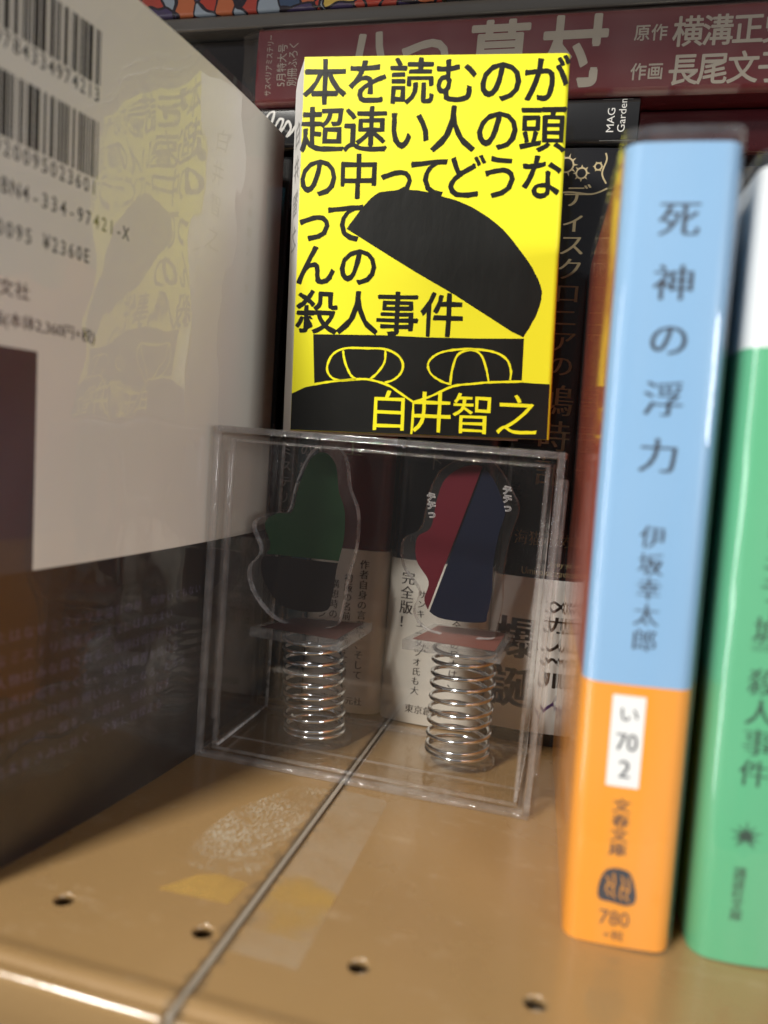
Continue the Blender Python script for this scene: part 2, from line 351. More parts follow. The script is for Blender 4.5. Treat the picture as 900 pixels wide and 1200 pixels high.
# ================================================================== BOOK AT THE LEFT (back cover towards the case)
def left_book():
    t = thing('hardcover_book', 'large cream and black book standing at the left, back cover with two barcodes', 'book', (-100, 176, 0))
    ox, oy = -100, 176
    A, B, Cc = -7.83639144e-04, 3.71081804e-01, -1.43529014e+02
    def fx(y, z): return A*y*y + B*y + Cc - 3.5*z/190
    def fn(u, v, d): return (fx(u, v)+d-ox, u-oy, v)
    Y0, Y1, H, T = 111.0, 238.0, 189.5, 24
    BMP = dict(coat=.0)
    cream = pm('cream_cover', (.70, .665, .585), .38, .05, 30)
    black = pm('black_cover', (.009, .008, .009), .35, .3, 30)
    panel = pm('charcoal_panel', (.026, .032, .042), .35, .6, 25)
    zs = [0, 20, 40, 62.2, 80, 110, 140, 170, H]; ys = [Y0+(Y1-Y0)*i/24 for i in range(25)]
    # plan outline: cover, rounded spine at the far end, opposite cover
    vs, fs, mi = [], [], []; ring = []
    for y in ys: ring.append(('c', y))
    for a in range(1, 12): ring.append(('s', a*math.pi/12))
    for y in reversed(ys): ring.append(('b', y))
    def pt(k, z):
        kind, q = k
        if kind == 'c': return (fx(q, z)-ox, q-oy, z)
        if kind == 'b': return (fx(q, z)-ox-T, q-oy, z)
        return (fx(Y1, z)-ox-T/2+T/2*math.cos(q), Y1-oy+5.5*math.sin(q), z)
    n = len(ring)
    for z in zs:
        for k in ring: vs.append(pt(k, z))
    for k in range(len(zs)-1):
        for i in range(n-1): fs.append((k*n+i, k*n+i+1, (k+1)*n+i+1, (k+1)*n+i)); mi.append(1 if k < 3 else 0)
    # thickness: inner skin
    o = len(vs)
    for z in zs:
        for kind, q in ring:
            x, y, zz = pt((kind, q), z)
            if kind == 'c': x -= 2
            elif kind == 'b': x += 2
            else: x = (x-(fx(Y1, z)-ox-T/2))*.83+(fx(Y1, z)-ox-T/2); y -= 2*math.sin(q)
            vs.append((x, y, zz))
    for k in range(len(zs)-1):
        for i in range(n-1): fs.append((o+k*n+i, o+(k+1)*n+i, o+(k+1)*n+i+1, o+k*n+i+1)); mi.append(1 if k < 3 else 0)
    tt = (len(zs)-1)*n
    for i in range(n-1):
        fs.append((i, o+i, o+i+1, i+1)); mi.append(1); fs.append((tt+i, tt+i+1, o+tt+i+1, o+tt+i)); mi.append(0)
    for i in (0, n-1):
        for k in range(len(zs)-1): fs.append((k*n+i, (k+1)*n+i, o+(k+1)*n+i, o+k*n+i)); mi.append(1 if k < 3 else 0)
    mesh('cover', vs, fs, [cream, black], t, smooth=True, mi=mi)
    boxes('page_block', [(-33.5, -18.6, Y0-oy+5, Y1-oy-3, 2.5, H-3)], PAGE, t)
    def patch(name, y0, y1, z0, z1, d, mat, k=8):
        vv = []; ff = []
        for i in range(k+1):
            y = y0+(y1-y0)*i/k; vv += [fn(y, z0, d), fn(y, z1, d)]
        for i in range(k): ff.append((2*i, 2*i+2, 2*i+3, 2*i+1))
        return mesh(name, vv, ff, mat, t)
    patch('charcoal_panel', Y0+.2, 135.5, 62.2, 107.3, .05, panel)
    ink = pm('black_ink', (.02, .02, .022), .4, .2)
    # barcodes
    def barcode(z0, z1, yr, seed):
        rnd = random.Random(seed); y = yr; vv, ff = [], []; bars = []
        while y > Y0+3:
            w_ = rnd.choice((.33, .33, .66, .66, .99, 1.3)); bars.append((y-w_, y)); y -= w_ + rnd.choice((.33, .33, .66, .9))
        for a, b in bars:
            q = len(vv); vv += [fn(a, z0, .06), fn(b, z0, .06), fn(b, z1, .06), fn(a, z1, .06)]; ff.append((q, q+1, q+2, q+3))
        return vv, ff
    v1, f1 = barcode(165.6, 176.9, 150.4, 3); mesh('barcode', v1, f1, ink, t)
    v1, f1 = barcode(146.3, 158.2, 150.3, 8); mesh('barcode', v1, f1, ink, t)
    def row(s, yend, pitch, z, w, h):
        return [(c, yend-pitch*(len(s)-.5-i), z, w, h) for i, c in enumerate(s) if c != ' ']
    letters('isbn_text', row('9784334974213', 150.7, 2.05, 163.7, 3.2, 4.1) + row('1920095023601', 150.6, 2.2, 144.3, 3.2, 4.1)
            + row('ISBN4-334-97421-X', 161.0, 2.33, 137.5, 3.2, 4.2) + row('C0095 ¥2360E', 149.1, 2.18, 129.5, 3.2, 4.2), .06, fn, ink, t, w=.006)
    letters('publisher_text', [(c, 124.2+3.7*i, 118.6, 3.5, 3.5) for i, c in enumerate('光文社')], .06, fn, ink, t, w=.01)
    letters('price_text', [('=定価(本体2,360円+税)', 121.2, 110.6, 151, 114.2)], .06, fn, ink, t, 'm', w=.012)
    vio = pm('violet_ink', (.10, .088, .15), .4, .2)
    lines = ['あなたはなぜミステリを読むのか。何かいてもない', '善良なミステリ読者ならまでにはあるまい。', '登場人物はみな殺される、探偵は密室が好きだ。', '犯人は逃げ場をなくし、探偵は推理を続ける。',
             'これは犯罪の目的を用いることになる、だろう', 'ミステリーの一線を、お前は、密林を探すのか', 'この結末をきみに捧ぐ。全編に戦慄走る']
    its = []
    for i, s in enumerate(lines):
        z = 49.3 - 4.75*i
        for j, c in enumerate(s):
            y = 121.5 + 3.35*j
            if y < 196 - 5.5*(i > 3)*(i-3): its.append((c, y, z, 3.0, 3.0))
    letters('blurb_text', its, .06, fn, vio, t, 'm')
    letters('spine_mark', column('白井智之全集', 216, 167, 5.5, 3.0), .06, fn, pm('faded_beige_ink', (.66, .62, .52), .4, .1), t)
    # loose clear wrapper over the cover
    wr = clear('left_wrap', (.985, .985, .98), 1.62, .018, .5, 38, haze=.014, hcol=(.75, .7, .6), stretch=(1, 1, .6))
    vv, ff = [], []; NY, NZ = 60, 70
    for k in range(NZ+1):
        z = .3+(H+1.6)*k/NZ
        for i in range(NY+1):
            y = Y0-.5+(Y1+1-Y0)*i/NY
            d = .9+.8*noise.noise(Vector((y*.032, z*.022, 2)))+.34*noise.noise(Vector((y*.085, z*.06, 5)))
            p = fn(y, z, max(.2, d)); vv.append(p)
    for k in range(NZ):
        for i in range(NY): q = k*(NY+1)+i; ff.append((q, q+1, q+NY+2, q+NY+1))
    mesh('plastic_wrap', vv, ff, wr, t, smooth=True)
left_book()

# ================================================================== BLUE AND ORANGE PAPERBACK
def loose_film(t, Wd, H, D, r, b, left=1.2, seed=0, mat=None):
    """clear bag around a book: bulges at the sides, crimped above the top"""
    P = plan(Wd, D, r, b, .5); zs = [.2+ (H+2.4)*k/60 for k in range(61)]; n = len(P); vs, fs = [], []
    for z in zs:
        for x, y in P:
            dx = 0; e = noise.noise(Vector((y*.06+seed, z*.045, seed)))
            if y > r+b+.5:
                k = min(1, (y-r-b)/30); lo = max(.16, min(1, (75-z)/45))
                dx = (abs(e)*2.4+.5)*left*k*lo
                if x > Wd/2: dx = dx*.35
            f = .25*noise.noise(Vector((x*.3, z*.05, seed+3)))
            zz = z + (.5*noise.noise(Vector((x*.25, y*.1, 9+seed))) if z > H+1.5 else 0)
            vs.append((x + (-dx if x < Wd/2 else dx), y-.12-abs(f), zz))
    for k in range(len(zs)-1):
        for i in range(n-1): fs.append((k*n+i, k*n+i+1, (k+1)*n+i+1, (k+1)*n+i))
    o = len(vs); ym = D*.5   # top flap closes over the page block
    top = [vs[(len(zs)-1)*n+i] for i in range(n)]
    for x, y, z in top: vs.append((x*.92+Wd*.04, y+(1.2 if y < 4 else 0), z-.9))
    for i in range(n-1): q = (len(zs)-1)*n+i; fs.append((q, q+1, o+i+1, o+i))
    return mesh('plastic_wrap', vs, fs, mat or FILM, t, smooth=True)
BWRAP = clear('bag_film', (.965, .965, .965), 1.5, .045, .5, 110, haze=.035, hcol=(.9, .9, .9), stretch=(1, 1, .14))
def blue_book():
    Wd, H, D = 20.2, 152, 97
    blue = pm('sky_blue_cover', (.235, .43, .66), .36, .05, 25); orange = pm('orange_cover', (.84, .31, .012), .36, .05, 25)
    red = pm('vermilion_cover', (.50, .085, .035), .36, .12, 25)
    t, fn = standing_book('paperback_book', 'blue and orange paperback standing at the right in clear wrap, white tag on its spine', Wd, H, D,
                          (5.4, 150.0, 0.1), (0, -.0235, .060), [orange, blue], [0, 25, 52.3, 80, 110, H], [0, 0, 1, 1, 1], r=3.0, b=.45)
    # red printed side of the jacket
    mesh('jacket_side', [(-.08, 3.6, 52.3), (-.08, D, 52.3), (-.08, D, H), (-.08, 3.6, H)], [(0, 3, 2, 1)], red, t)
    ink = pm('navy_ink', (.018, .022, .035), .4, .1)
    letters('title_text', [(c, 10.1, z, 7.6, 6.9) for c, z in zip('死神の浮力', (138.6, 127.3, 117.2, 106.4, 96.0))], .06, fn, ink, t, 'm', w=.012)
    letters('author_text', [(c, 10.4, z, 4.9, 4.6) for c, z in zip('伊坂幸太郎', (80.8, 75.7, 71, 66.1, 61.2))], .06, fn, ink, t, 'm', w=.008)
    wt = pm('white_tag', (.82, .82, .80), .5, .03)
    fill('spine_tag', [[(5.7 + i*6.1/6, 32.2) for i in range(7)] + [(11.8 - i*6.1/6, 50.2) for i in range(7)]], .05, fn, wt, t)
    letters('tag_text', [('い', 8.9, 46.6, 4.0, 3.6), ('=70', 6.9, 39.3, 10.9, 42.9), ('=2', 7.8, 34, 10, 37.6)], .1, fn, ink, t, 'm', w=.012)
    letters('publisher_text', [(c, 9.0, z, 3.5, 2.9) for c, z in zip('文春文庫', (28.5, 25.5, 22.6, 19.7))], .06, fn, ink, t, 'm', w=.02)
    # round engraved emblem
    out = catmull([(6.2, 9.3), (6.0, 12.2), (7.0, 15.0), (9.0, 15.9), (11.6, 15.3), (12.9, 12.0), (13.0, 9.6), (11.5, 8.6), (8.6, 8.9)], 4)
    fill('emblem', [out], .06, fn, ink, t)
    om = pm('emblem_lines', (.62, .25, .02), .4, .1)
    ribbons('emblem_mark', [catmull(p, 4, False) for p in ([(7.2, 14), (8.0, 13), (7.4, 11.6), (8.2, 10.2)], [(8.6, 14.8), (8.9, 13), (8.7, 11.2), (9.2, 9.8)], [(10.2, 14.4), (10.6, 12.6), (10.1, 11), (10.6, 9.6)],
                    [(11.4, 14.2), (11.7, 12), (11.2, 10.4), (11.9, 9.5)], [(7.4, 12.6), (8.8, 12.2)], [(10, 12.2), (11.8, 11.6)])], .32, .1, fn, om, t)
    letters('price_text', [('=780', 6.6, 4.2, 12.2, 7.2), ('=+税', 7.6, 1.2, 11.4, 3.2)], .06, fn, ink, t)
    loose_film(t, Wd, H, D, 3.0, .45, .6, 3, BWRAP)
blue_book()

# ================================================================== GREEN PAPERBACK
def green_book():
    Wd, H, D = 17.5, 149.5, 100
    green = pm('mint_green_cover', (.095, .42, .205), .36, .05, 25); white = pm('white_cover', (.82, .83, .82), .4, .03, 25)
    t, fn = standing_book('paperback_book', 'mint green paperback with a white top cut by the right edge', Wd, H, D, (29.5, 153.4, 0.1), (0, -.0245, .05),
                          [green, white], [0, 30, 60, 90, 117.2, H], [0, 0, 0, 0, 1], r=3.6, b=1.0)
    ink = pm('dark_green_ink', (.015, .05, .03), .4, .1)
    ch = [('『', 8.4, 92), ('ア', 8.4, 87.6), ('リ', 8.4, 83.2), ('ミ', 8.4, 78.4), ('ラ', 8.4, 73), ('ー', 8.4, 69.8), ('城', 8.3, 65.4), ('』', 8.3, 61.0), ('殺', 8.3, 55.6), ('人', 8.3, 49.8), ('事', 8.3, 44.0), ('件', 8.3, 38.0)]
    it = []
    for c, u, v in ch:
        rot = -math.pi/2 if c in '『』ー' else 0
        it.append((c, u, v, 5.6, 5.6, rot))
    letters('title_text', it, .06, fn, ink, t, 'm', w=.01)
    # radiating leaf emblem
    fills = []
    for k in range(9):
        a = math.pi*(.5 + (k-4)*.2); L = 3.2 if k % 2 == 0 else 2.8; cx, cy = 8.0, 25.6
        fills.append([(cx+math.cos(a)*.5-math.sin(a)*.34, cy+math.sin(a)*.5+math.cos(a)*.34), (cx+math.cos(a)*L, cy+math.sin(a)*L), (cx+math.cos(a)*.5+math.sin(a)*.34, cy+math.sin(a)*.5-math.cos(a)*.34)])
    for k in range(5):
        a = -math.pi*(.2+.15*k)
        cx, cy = 8.0, 25.6; fills.append([(cx+math.cos(a+.25)*.4, cy+math.sin(a+.25)*.4), (cx+math.cos(a)*2.7, cy+math.sin(a)*2.7), (cx+math.cos(a-.25)*.4, cy+math.sin(a-.25)*.4)])
    fills.append([(8+1.0*math.cos(a*math.pi/6), 25.6+1.0*math.sin(a*math.pi/6)) for a in range(12)])
    fill('emblem', fills, .06, fn, ink, t)
    letters('publisher_text', column('講談社文庫', 7.6, 19.4, 2.15, 2.4), .06, fn, ink, t, 'm', w=.016)
    loose_film(t, Wd, H, D, 3.6, 1.0, .6, 11, BWRAP)
green_book()

# ================================================================== BACK ROW
SATIN = dict(rough=.22, var=.12, scale=35, coat=.5, coat_rough=.06)
def back_row():
    OB = pm('cream_paper_band', (.76, .73, .66), .5, .05, 40)
    ink = pm('brown_black_ink', (.03, .022, .02), .5, .1)
    gold = pm('gold_foil', (.38, .305, .17), .35, .15, 200)
    def obi(t, Wd, D, r, b, z0, z1, mats=OB, band=None, zs=None):
        return shell('paper_band', plan(Wd, D, r, b, .35), zs or [z0, z1], .25, mats, t, band)
    # oxblood hardback
    m = pm('oxblood_cover', (.115, .017, .02), **SATIN)
    Wd = 28.2
    t, fn = standing_book('hardcover_book', 'dark red hardback with a cream paper band, behind the left spring stand', Wd, 189, 130, (-88.6, 249, .05), (0, -.008, 0), m, [0, 60, 120, 189], None, r=4.5, b=1.6)
    obi(t, Wd, 130, 4.5, 1.6, .3, 57.2); f2 = lambda u, v, d: fn(u, v, d+.35)
    letters('band_text', column('作者自身の言葉で、そして', 20.8, 54.2, 3.5, 3.3) + column('「初版の名前」を超えた書、', 15.6, 52.2, 3.3, 3.1) + column('構想時のメモ、', 10.8, 46.5, 3.5, 3.3)
            + column('トランプ等！', 6.6, 42.0, 3.3, 3.1) + [(c, 9.6+i*3.0, 4.6, 2.9, 2.9) for i, c in enumerate('東京創元社')], .08, f2, ink, t, 'm', w=.018)
    letters('title_text', column('上', 14, 96, 8, 7.0), .08, fn, gold, t, 'm')
    # midnight blue hardback
    m = pm('midnight_cover', (.014, .022, .045), **SATIN); Wd = 34.6
    t, fn = standing_book('hardcover_book', 'midnight blue hardback with a cream band, behind the right spring stand', Wd, 189, 130, (-59.6, 249.3, .05), (0, -.004, 0), m, [0, 60, 120, 189], None, r=4, b=1.5)
    obi(t, Wd, 130, 4, 1.5, .3, 56.0); f2 = lambda u, v, d: fn(u, v, d+.35)
    letters('band_text', column('完全版！', 7.0, 52.3, 5.0, 4.8) + column('サンキュータツオ氏も大', 12.2, 46.5, 3.3, 3.0) + column('全編の日本は、', 24.5, 37.5, 3.3, 3.1) + column('た', 14.5, 28.5, 3.4, 3.2)
            + [(c, 10.8+i*3.2, 5.4, 3.1, 3.1) for i, c in enumerate('東京創元社')], .08, f2, ink, t, 'm', w=.018)
    letters('title_text', column('下', 12.6, 93.2, 7.5, 6.4), .08, fn, pm('silver_foil', (.22, .23, .25), .4), t, 'm')
    letters('author_text', [('=ELLERY', 6.5, 62, 17, 64.5)], .08, fn, pm('slate_foil', (.06, .08, .12), .4), t, 'm')
    # black hardback with gold title
    m = pm('black_cloth_cover', (.012, .012, .014), **SATIN); Wd = 28.2
    t, fn = standing_book('hardcover_book', 'black hardback with gold lettering beside the blue paperback, white and purple band', Wd, 188.5, 130, (-24.2, 249.6, .05), (0, -.004, 0), m, [0, 60, 120, 188.5], None, r=3, b=1.2)
    Wb = pm('white_paper_band', (.82, .82, .80), .5, .04, 40)
    obi(t, Wd, 130, 3, 1.2, 4.2, 54.8, Wb); f2 = lambda u, v, d: fn(u, v, d+.35)
    letters('band_text', [('爆', 8.9, 34.8, 14.5, 14.5), ('誕', 8.9, 18.3, 14.5, 14.5)] + [(c, 21.6, z, 7.5, 6.4) for c, z in zip('メガノベル', (46.6, 40.3, 34, 28, 22.2))], .08, f2, ink, t, 'm', w=.03)
    fill('band_print', [[(17.6, 5.2)] + [(17.6 + 4.6 - 4.6*math.cos(a*math.pi/10)+0, 5.4 + 12*math.sin(a*math.pi/20)**.7 if a else 5.4) for a in range(1, 6)] + [(22.2+i*.9, 17.4) for i in range(1, 6)] + [(26.7, 5.2)]], .07, f2, pm('violet_print', (.09, .04, .16), .5), t)
    title = 'ディスクロニアの鳩時計'; zt = (174.3, 166.8, 159.6, 152.3, 145, 137.5, 130.2, 122.6, 111.8, 100.6, 89.6)
    letters('title_text', [(c, 14.6, z, 10.5 if i > 7 else 8.6, 10.5 if i > 7 else 7.3) for i, (c, z) in enumerate(zip(title, zt))], .08, fn, gold, t, 'm', w=.012)
    letters('author_text', [(c, 7.4+i*4.6, 67.6, 4.6, 5.2) for i, c in enumerate('海猫沢めろん')] + [('=by', 19.5, 58.6, 21.6, 60.8), ('=Umineko zawa', 8.6, 55.8, 24.5, 58.2)], .08, fn, gold, t, 'm')
    # gold gear ornament
    fs = []
    for cx, cy, R, n in ((10.6, 183.5, 3.6, 10), (15.4, 181.0, 2.6, 8), (20.2, 183, 1.7, 6)):
        fs += [[(cx+math.cos(a)*R*.55-math.sin(a)*.42, cy+math.sin(a)*R*.55+math.cos(a)*.42), (cx+math.cos(a)*R, cy+math.sin(a)*R), (cx+math.cos(a)*R*.55+math.sin(a)*.42, cy+math.sin(a)*R*.55-math.cos(a)*.42)] for a in (2*math.pi*k/n for k in range(n))]
    fill('ornament', fs, .08, fn, gold, t)
    ribbons('ornament_line', [[(cx+R*.6*math.cos(a*math.pi/12), cy+R*.6*math.sin(a*math.pi/12)) for a in range(25)] for cx, cy, R in ((10.6, 183.5, 3.6), (15.4, 181.0, 2.6), (20.2, 183, 1.7))]
            + [catmull([(5.5, 174.6), (12, 175.4), (19, 174.8), (23.5, 176.6)], 5, False), catmull([(23, 178), (21.5, 181), (22.5, 185), (22, 187)], 5, False)], .5, .1, fn, gold, t)
    # narrow books in the gap at the left
    m = pm('deep_teal_cover', (.012, .05, .075), **SATIN)
    t, fn = standing_book('paperback_book', 'narrow teal book in the dark gap beside the cream book', 7.6, 178, 120, (-96.6, 251, .05), (0, 0, 0), m, None, None, r=1.5, b=.4)
    letters('title_text', column('迷宮館の殺人事件簿', 3.8, 112, 6.4, 4.6) , .08, fn, pm('pale_print', (.42, .42, .42), .5), t)
    m = pm('ink_black_cover', (.02, .02, .024), **SATIN)
    t, fn = standing_book('paperback_book', 'narrow black book with pale lettering behind the case corner', 6.6, 172, 120, (-103.6, 251.5, .05), (0, 0, 0), m, None, None, r=1.5, b=.4)
    letters('title_text', column('ミステリ年鑑', 3.5, 92, 5.6, 4.2), .08, fn, pm('pale_grey_print', (.4, .4, .38), .5), t)
    # books behind the blue and green paperbacks
    for i, (x, w_, col, lab) in enumerate(((6.2, 23.6, (.05, .012, .012), 'dark maroon book deep behind the blue paperback'), (30.2, 25, (.02, .018, .018), 'black book deep behind the green paperback'))):
        standing_book('hardcover_book', lab, w_, 186, 125, (x, 259, .05), (0, 0, 0), pm(('maroon_cover', 'sooty_cover')[i], col, **SATIN), None, None, r=3, b=1)
    # pale wrapped book far left behind the cream book
    t, fn = standing_book('paperback_book', 'grey wrapped book peeking up behind the cream book', 15, 206, 125, (-133.5, 252, .05), (0, .03, 0), pm('grey_cover', (.10, .10, .095), **SATIN), None, None, r=1.5, b=.4)
    standing_book('paperback_book', 'black book standing beside the grey wrapped book, mostly hidden', 14, 188, 120, (-119.5, 252, .05), (0, 0, 0), pm('coal_cover', (.02, .02, .02), **SATIN), None, None, r=1.5, b=.4)
back_row()

# ------------------------------------------------------------------ books lying on top of the row (spines forward)
def lying_book(name, label, x0, x1, z0, z1, y, D, mat, cat='book', r=1.6, b=.5, rotz=0, roty=0):
    L, T = x1-x0, z1-z0
    t = thing(name, label, cat, (x0, y, z0), (0, roty, rotz))
    yf = spine_fn(T, r, b); P = plan(T, D, r, b); n = len(P); vs, fs = [], []
    for x in (0, L):
        for q in P: vs.append((x, q[1], q[0]))
        for q in P: vs.append((x, q[1]+(.5 if .3 < q[0] < T-.3 else 0), min(max(q[0], .5), T-.5)))
    for i in range(n-1):
        fs += [(i, 2*n+i, 2*n+i+1, i+1), (n+i, n+i+1, 3*n+i+1, 3*n+i), (i, i+1, n+i+1, n+i), (2*n+i, 3*n+i, 3*n+i+1, 2*n+i+1)]
    for i in (0, n-1): fs.append((i, n+i, 3*n+i, 2*n+i))
    mesh('cover', vs, fs, mat, t, recalc=True, smooth=False)
    boxes('page_block', [(1.2, L-1.2, r+b+1, D-1, .7, T-.7)], PAGE, t)
    return t, (lambda u, v, d: (u, yf(v)-d, v))
def top_stack():
    Z0 = 189.3
    t, fn = lying_book('comic_book', 'thin black comic lying on the black hardback, white lettering at its end', -121, 5.5, Z0+.2, 203.0, 248.5, 128, pm('black_gloss_cover', (.014, .014, .015), **SATIN))
    white = pm('white_print', (.62, .60, .56), .5, .1)
    letters('publisher_text', [('=MAG', 117.4, 3.2, 119.6, 10.2, math.pi/2), ('=Garden', 120.6, 3.2, 122.8, 13.0, math.pi/2)], .08, fn, white, t)
    ribbons('label_border', [[(115.8, .9), (124.4, .9), (124.4, 13.0), (115.8, 13.0), (115.8, .9)]], .18, .07, fn, pm('grey_print', (.16, .16, .15), .5), t)
    ribbons('script_text', [catmull(p, 5, False) for p in ([(5.6, 8.4), (7.4, 11.4), (9.2, 11.8), (8.4, 8.0), (6.6, 5.6), (8.0, 4.6), (9.6, 6.4), (11.2, 9.4), (12.6, 9.0), (11.6, 5.4)],
            [(11.4, 4.6), (13, 6.6), (14.4, 8.8), (15.6, 6.4), (14.2, 3.8), (16.0, 5.2), (17.8, 7.8), (18.6, 4.8)], [(20, 5.4), (22, 8.4), (23.4, 5.6), (25.5, 7.0)])], .75, .08, fn, white, t, .2)
    t, fn = lying_book('magazine', 'thick dark red magazine lying across the back row, pale lettering on its spine', -119, 138, 203.3, 228.6, 248, 128, pm('wine_red_cover', (.105, .013, .016), **SATIN), 'magazine', r=1.8, b=.7, rotz=.0)
    pale = pm('pale_beige_print', (.29, .25, .195), .5, .08)
    letters('title_text', [('八', 39.5, 13.3, 19.5, 21), ('つ', 57.8, 12.8, 17.5, 20), ('墓', 81, 13.2, 20, 21.5), ('村', 103.6, 13.2, 20, 22)], .08, fn, pale, t, 'b', w=.012)
    letters('author_text', [('原', 123.0, 17.4, 4.7, 5.0), ('作', 127.8, 17.3, 4.7, 5.0)] + [(c, 135.8+8.1*i, 17.2, 8.7, 9.2) for i, c in enumerate('横溝正史')]
            + [('作', 123.0, 6.4, 4.7, 5.0), ('画', 127.8, 6.4, 4.7, 5.0)] + [(c, 135.6+8.1*i, 6.6, 8.7, 9.2) for i, c in enumerate('長尾文子')], .08, fn, pale, t, 'b', w=.004)
    letters('issue_text', [('=サスペリアミステリー', 3.4, 3.2, 5.6, 22.6, math.pi/2), ('=5月特大号', 7.3, 6, 10.7, 19.4, math.pi/2), ('=別冊ふろく', 11.2, 6, 14.6, 19.6, math.pi/2)], .08, fn, pale, t)
    # clear wrapper of the magazine, loose at its left end
    wr = clear('magazine_wrap', (.97, .97, .97), 1.5, .05, .5, 70, haze=.03, hcol=(.7, .65, .6))
    vv, ff = [], []; NX, NZ = 90, 14
    for i in range(NX+1):
        x = -6+262*i/NX
        for k in range(NZ+1):
            z = -.1+25.6*k/NZ; e = max(0, (6-x)/12)
            vv.append((x + .8*noise.noise(Vector((z*.2, 3, 1)))*(i == 0), -.55-.5*abs(noise.noise(Vector((x*.05, z*.12, 4)))) + 3*e*e + (1.8 if k in (0, NZ) else 0)*1.2, z))
    for i in range(NX):
        for k in range(NZ): q = i*(NZ+1)+k; ff.append((q, q+NZ+1, q+NZ+2, q+1))
    mesh('plastic_wrap', vv, ff, wr, t, smooth=True)
    lying_book('paperback_book', 'added dark maroon book in place of the shade under the red magazine, right of the black comic', 6.2, 150, Z0+.2, 203, 258, 118, pm('maroon_shade_cover', (.045, .008, .010), **SATIN))  # added dark book stands in for the shaded area under the magazine
    t, fn = lying_book('paperback_book', 'dark brown book lying flat left of the red magazine', -300, -121.5, 207, 228.4, 254, 120, pm('dark_umber_cover', (.012, .010, .009), **SATIN))
    letters('title_text', [(c, 120+11*i, 10.5, 10, 10) for i, c in enumerate('怪奇譚集')], .08, fn, pm('dim_print', (.028, .024, .02), .5), t)
    lying_book('magazine', 'thin grey wrapped magazine lying on the red magazine', -300, 130, 228.9, 233.4, 249.0, 128, pm('grey_wrap_cover', (.085, .078, .07), .2, .25, 18, coat=.8, coat_rough=.08), 'magazine', r=.8, b=.2, roty=-.0016)
    t, fn = lying_book('comic_book', 'colourful illustrated comic lying on top of the stack', -190, -58, 234.4, 253, 249.3, 128, comic_mat(), 'comic', r=1.2, b=.3)
    lying_book('paperback_book', 'plain black book lying on the stack right of the colourful comic', -57, 60, 234.6, 252, 251, 120, pm('plain_black_cover', (.02, .019, .019), **SATIN))
def comic_mat():
    m = bpy.data.materials.new('comic_art_print'); m.use_nodes = True; nt = m.node_tree; b = nt.nodes['Principled BSDF']
    tc = nt.nodes.new('ShaderNodeTexCoord'); nz = nt.nodes.new('ShaderNodeTexNoise'); nz.inputs['Scale'].default_value = 60
    av = nt.nodes.new('ShaderNodeMix'); av.data_type = 'RGBA'; av.inputs[0].default_value = .012
    v = nt.nodes.new('ShaderNodeTexVoronoi'); v.inputs['Scale'].default_value = 140
    e = nt.nodes.new('ShaderNodeTexVoronoi'); e.feature = 'DISTANCE_TO_EDGE'; e.inputs['Scale'].default_value = 140
    nt.links.new(tc.outputs['Object'], nz.inputs['Vector']); nt.links.new(tc.outputs['Object'], av.inputs[6]); nt.links.new(nz.outputs[1], av.inputs[7])
    nt.links.new(av.outputs[2], v.inputs['Vector']); nt.links.new(av.outputs[2], e.inputs['Vector'])
    sp = nt.nodes.new('ShaderNodeSeparateColor'); nt.links.new(v.outputs['Color'], sp.inputs[0])
    cr = nt.nodes.new('ShaderNodeValToRGB'); cr.color_ramp.interpolation = 'CONSTANT'; el = cr.color_ramp.elements
    cols = [(.32, .04, .025), (.30, .045, .03), (.45, .30, .06), (.05, .035, .08), (.36, .10, .04), (.22, .25, .28), (.04, .06, .10)]
    el[0].color = (*cols[0], 1); el[1].position = .15; el[1].color = (*cols[1], 1)
    for i, c in enumerate(cols[2:]): q = el.new(.29+.14*i); q.color = (*c, 1)
    nt.links.new(sp.outputs[0], cr.inputs[0])
    lt = nt.nodes.new('ShaderNodeMath'); lt.operation = 'GREATER_THAN'; lt.inputs[1].default_value = .05; nt.links.new(e.outputs['Distance'], lt.inputs[0])
    mx = nt.nodes.new('ShaderNodeMix'); mx.data_type = 'RGBA'; mx.inputs[6].default_value = (.02, .015, .02, 1)
    nt.links.new(lt.outputs[0], mx.inputs[0]); nt.links.new(cr.outputs[0], mx.inputs[7]); nt.links.new(mx.outputs[2], b.inputs['Base Color'])
    b.inputs['Roughness'].default_value = .25; b.inputs['Coat Weight'].default_value = .6
    return m
top_stack()

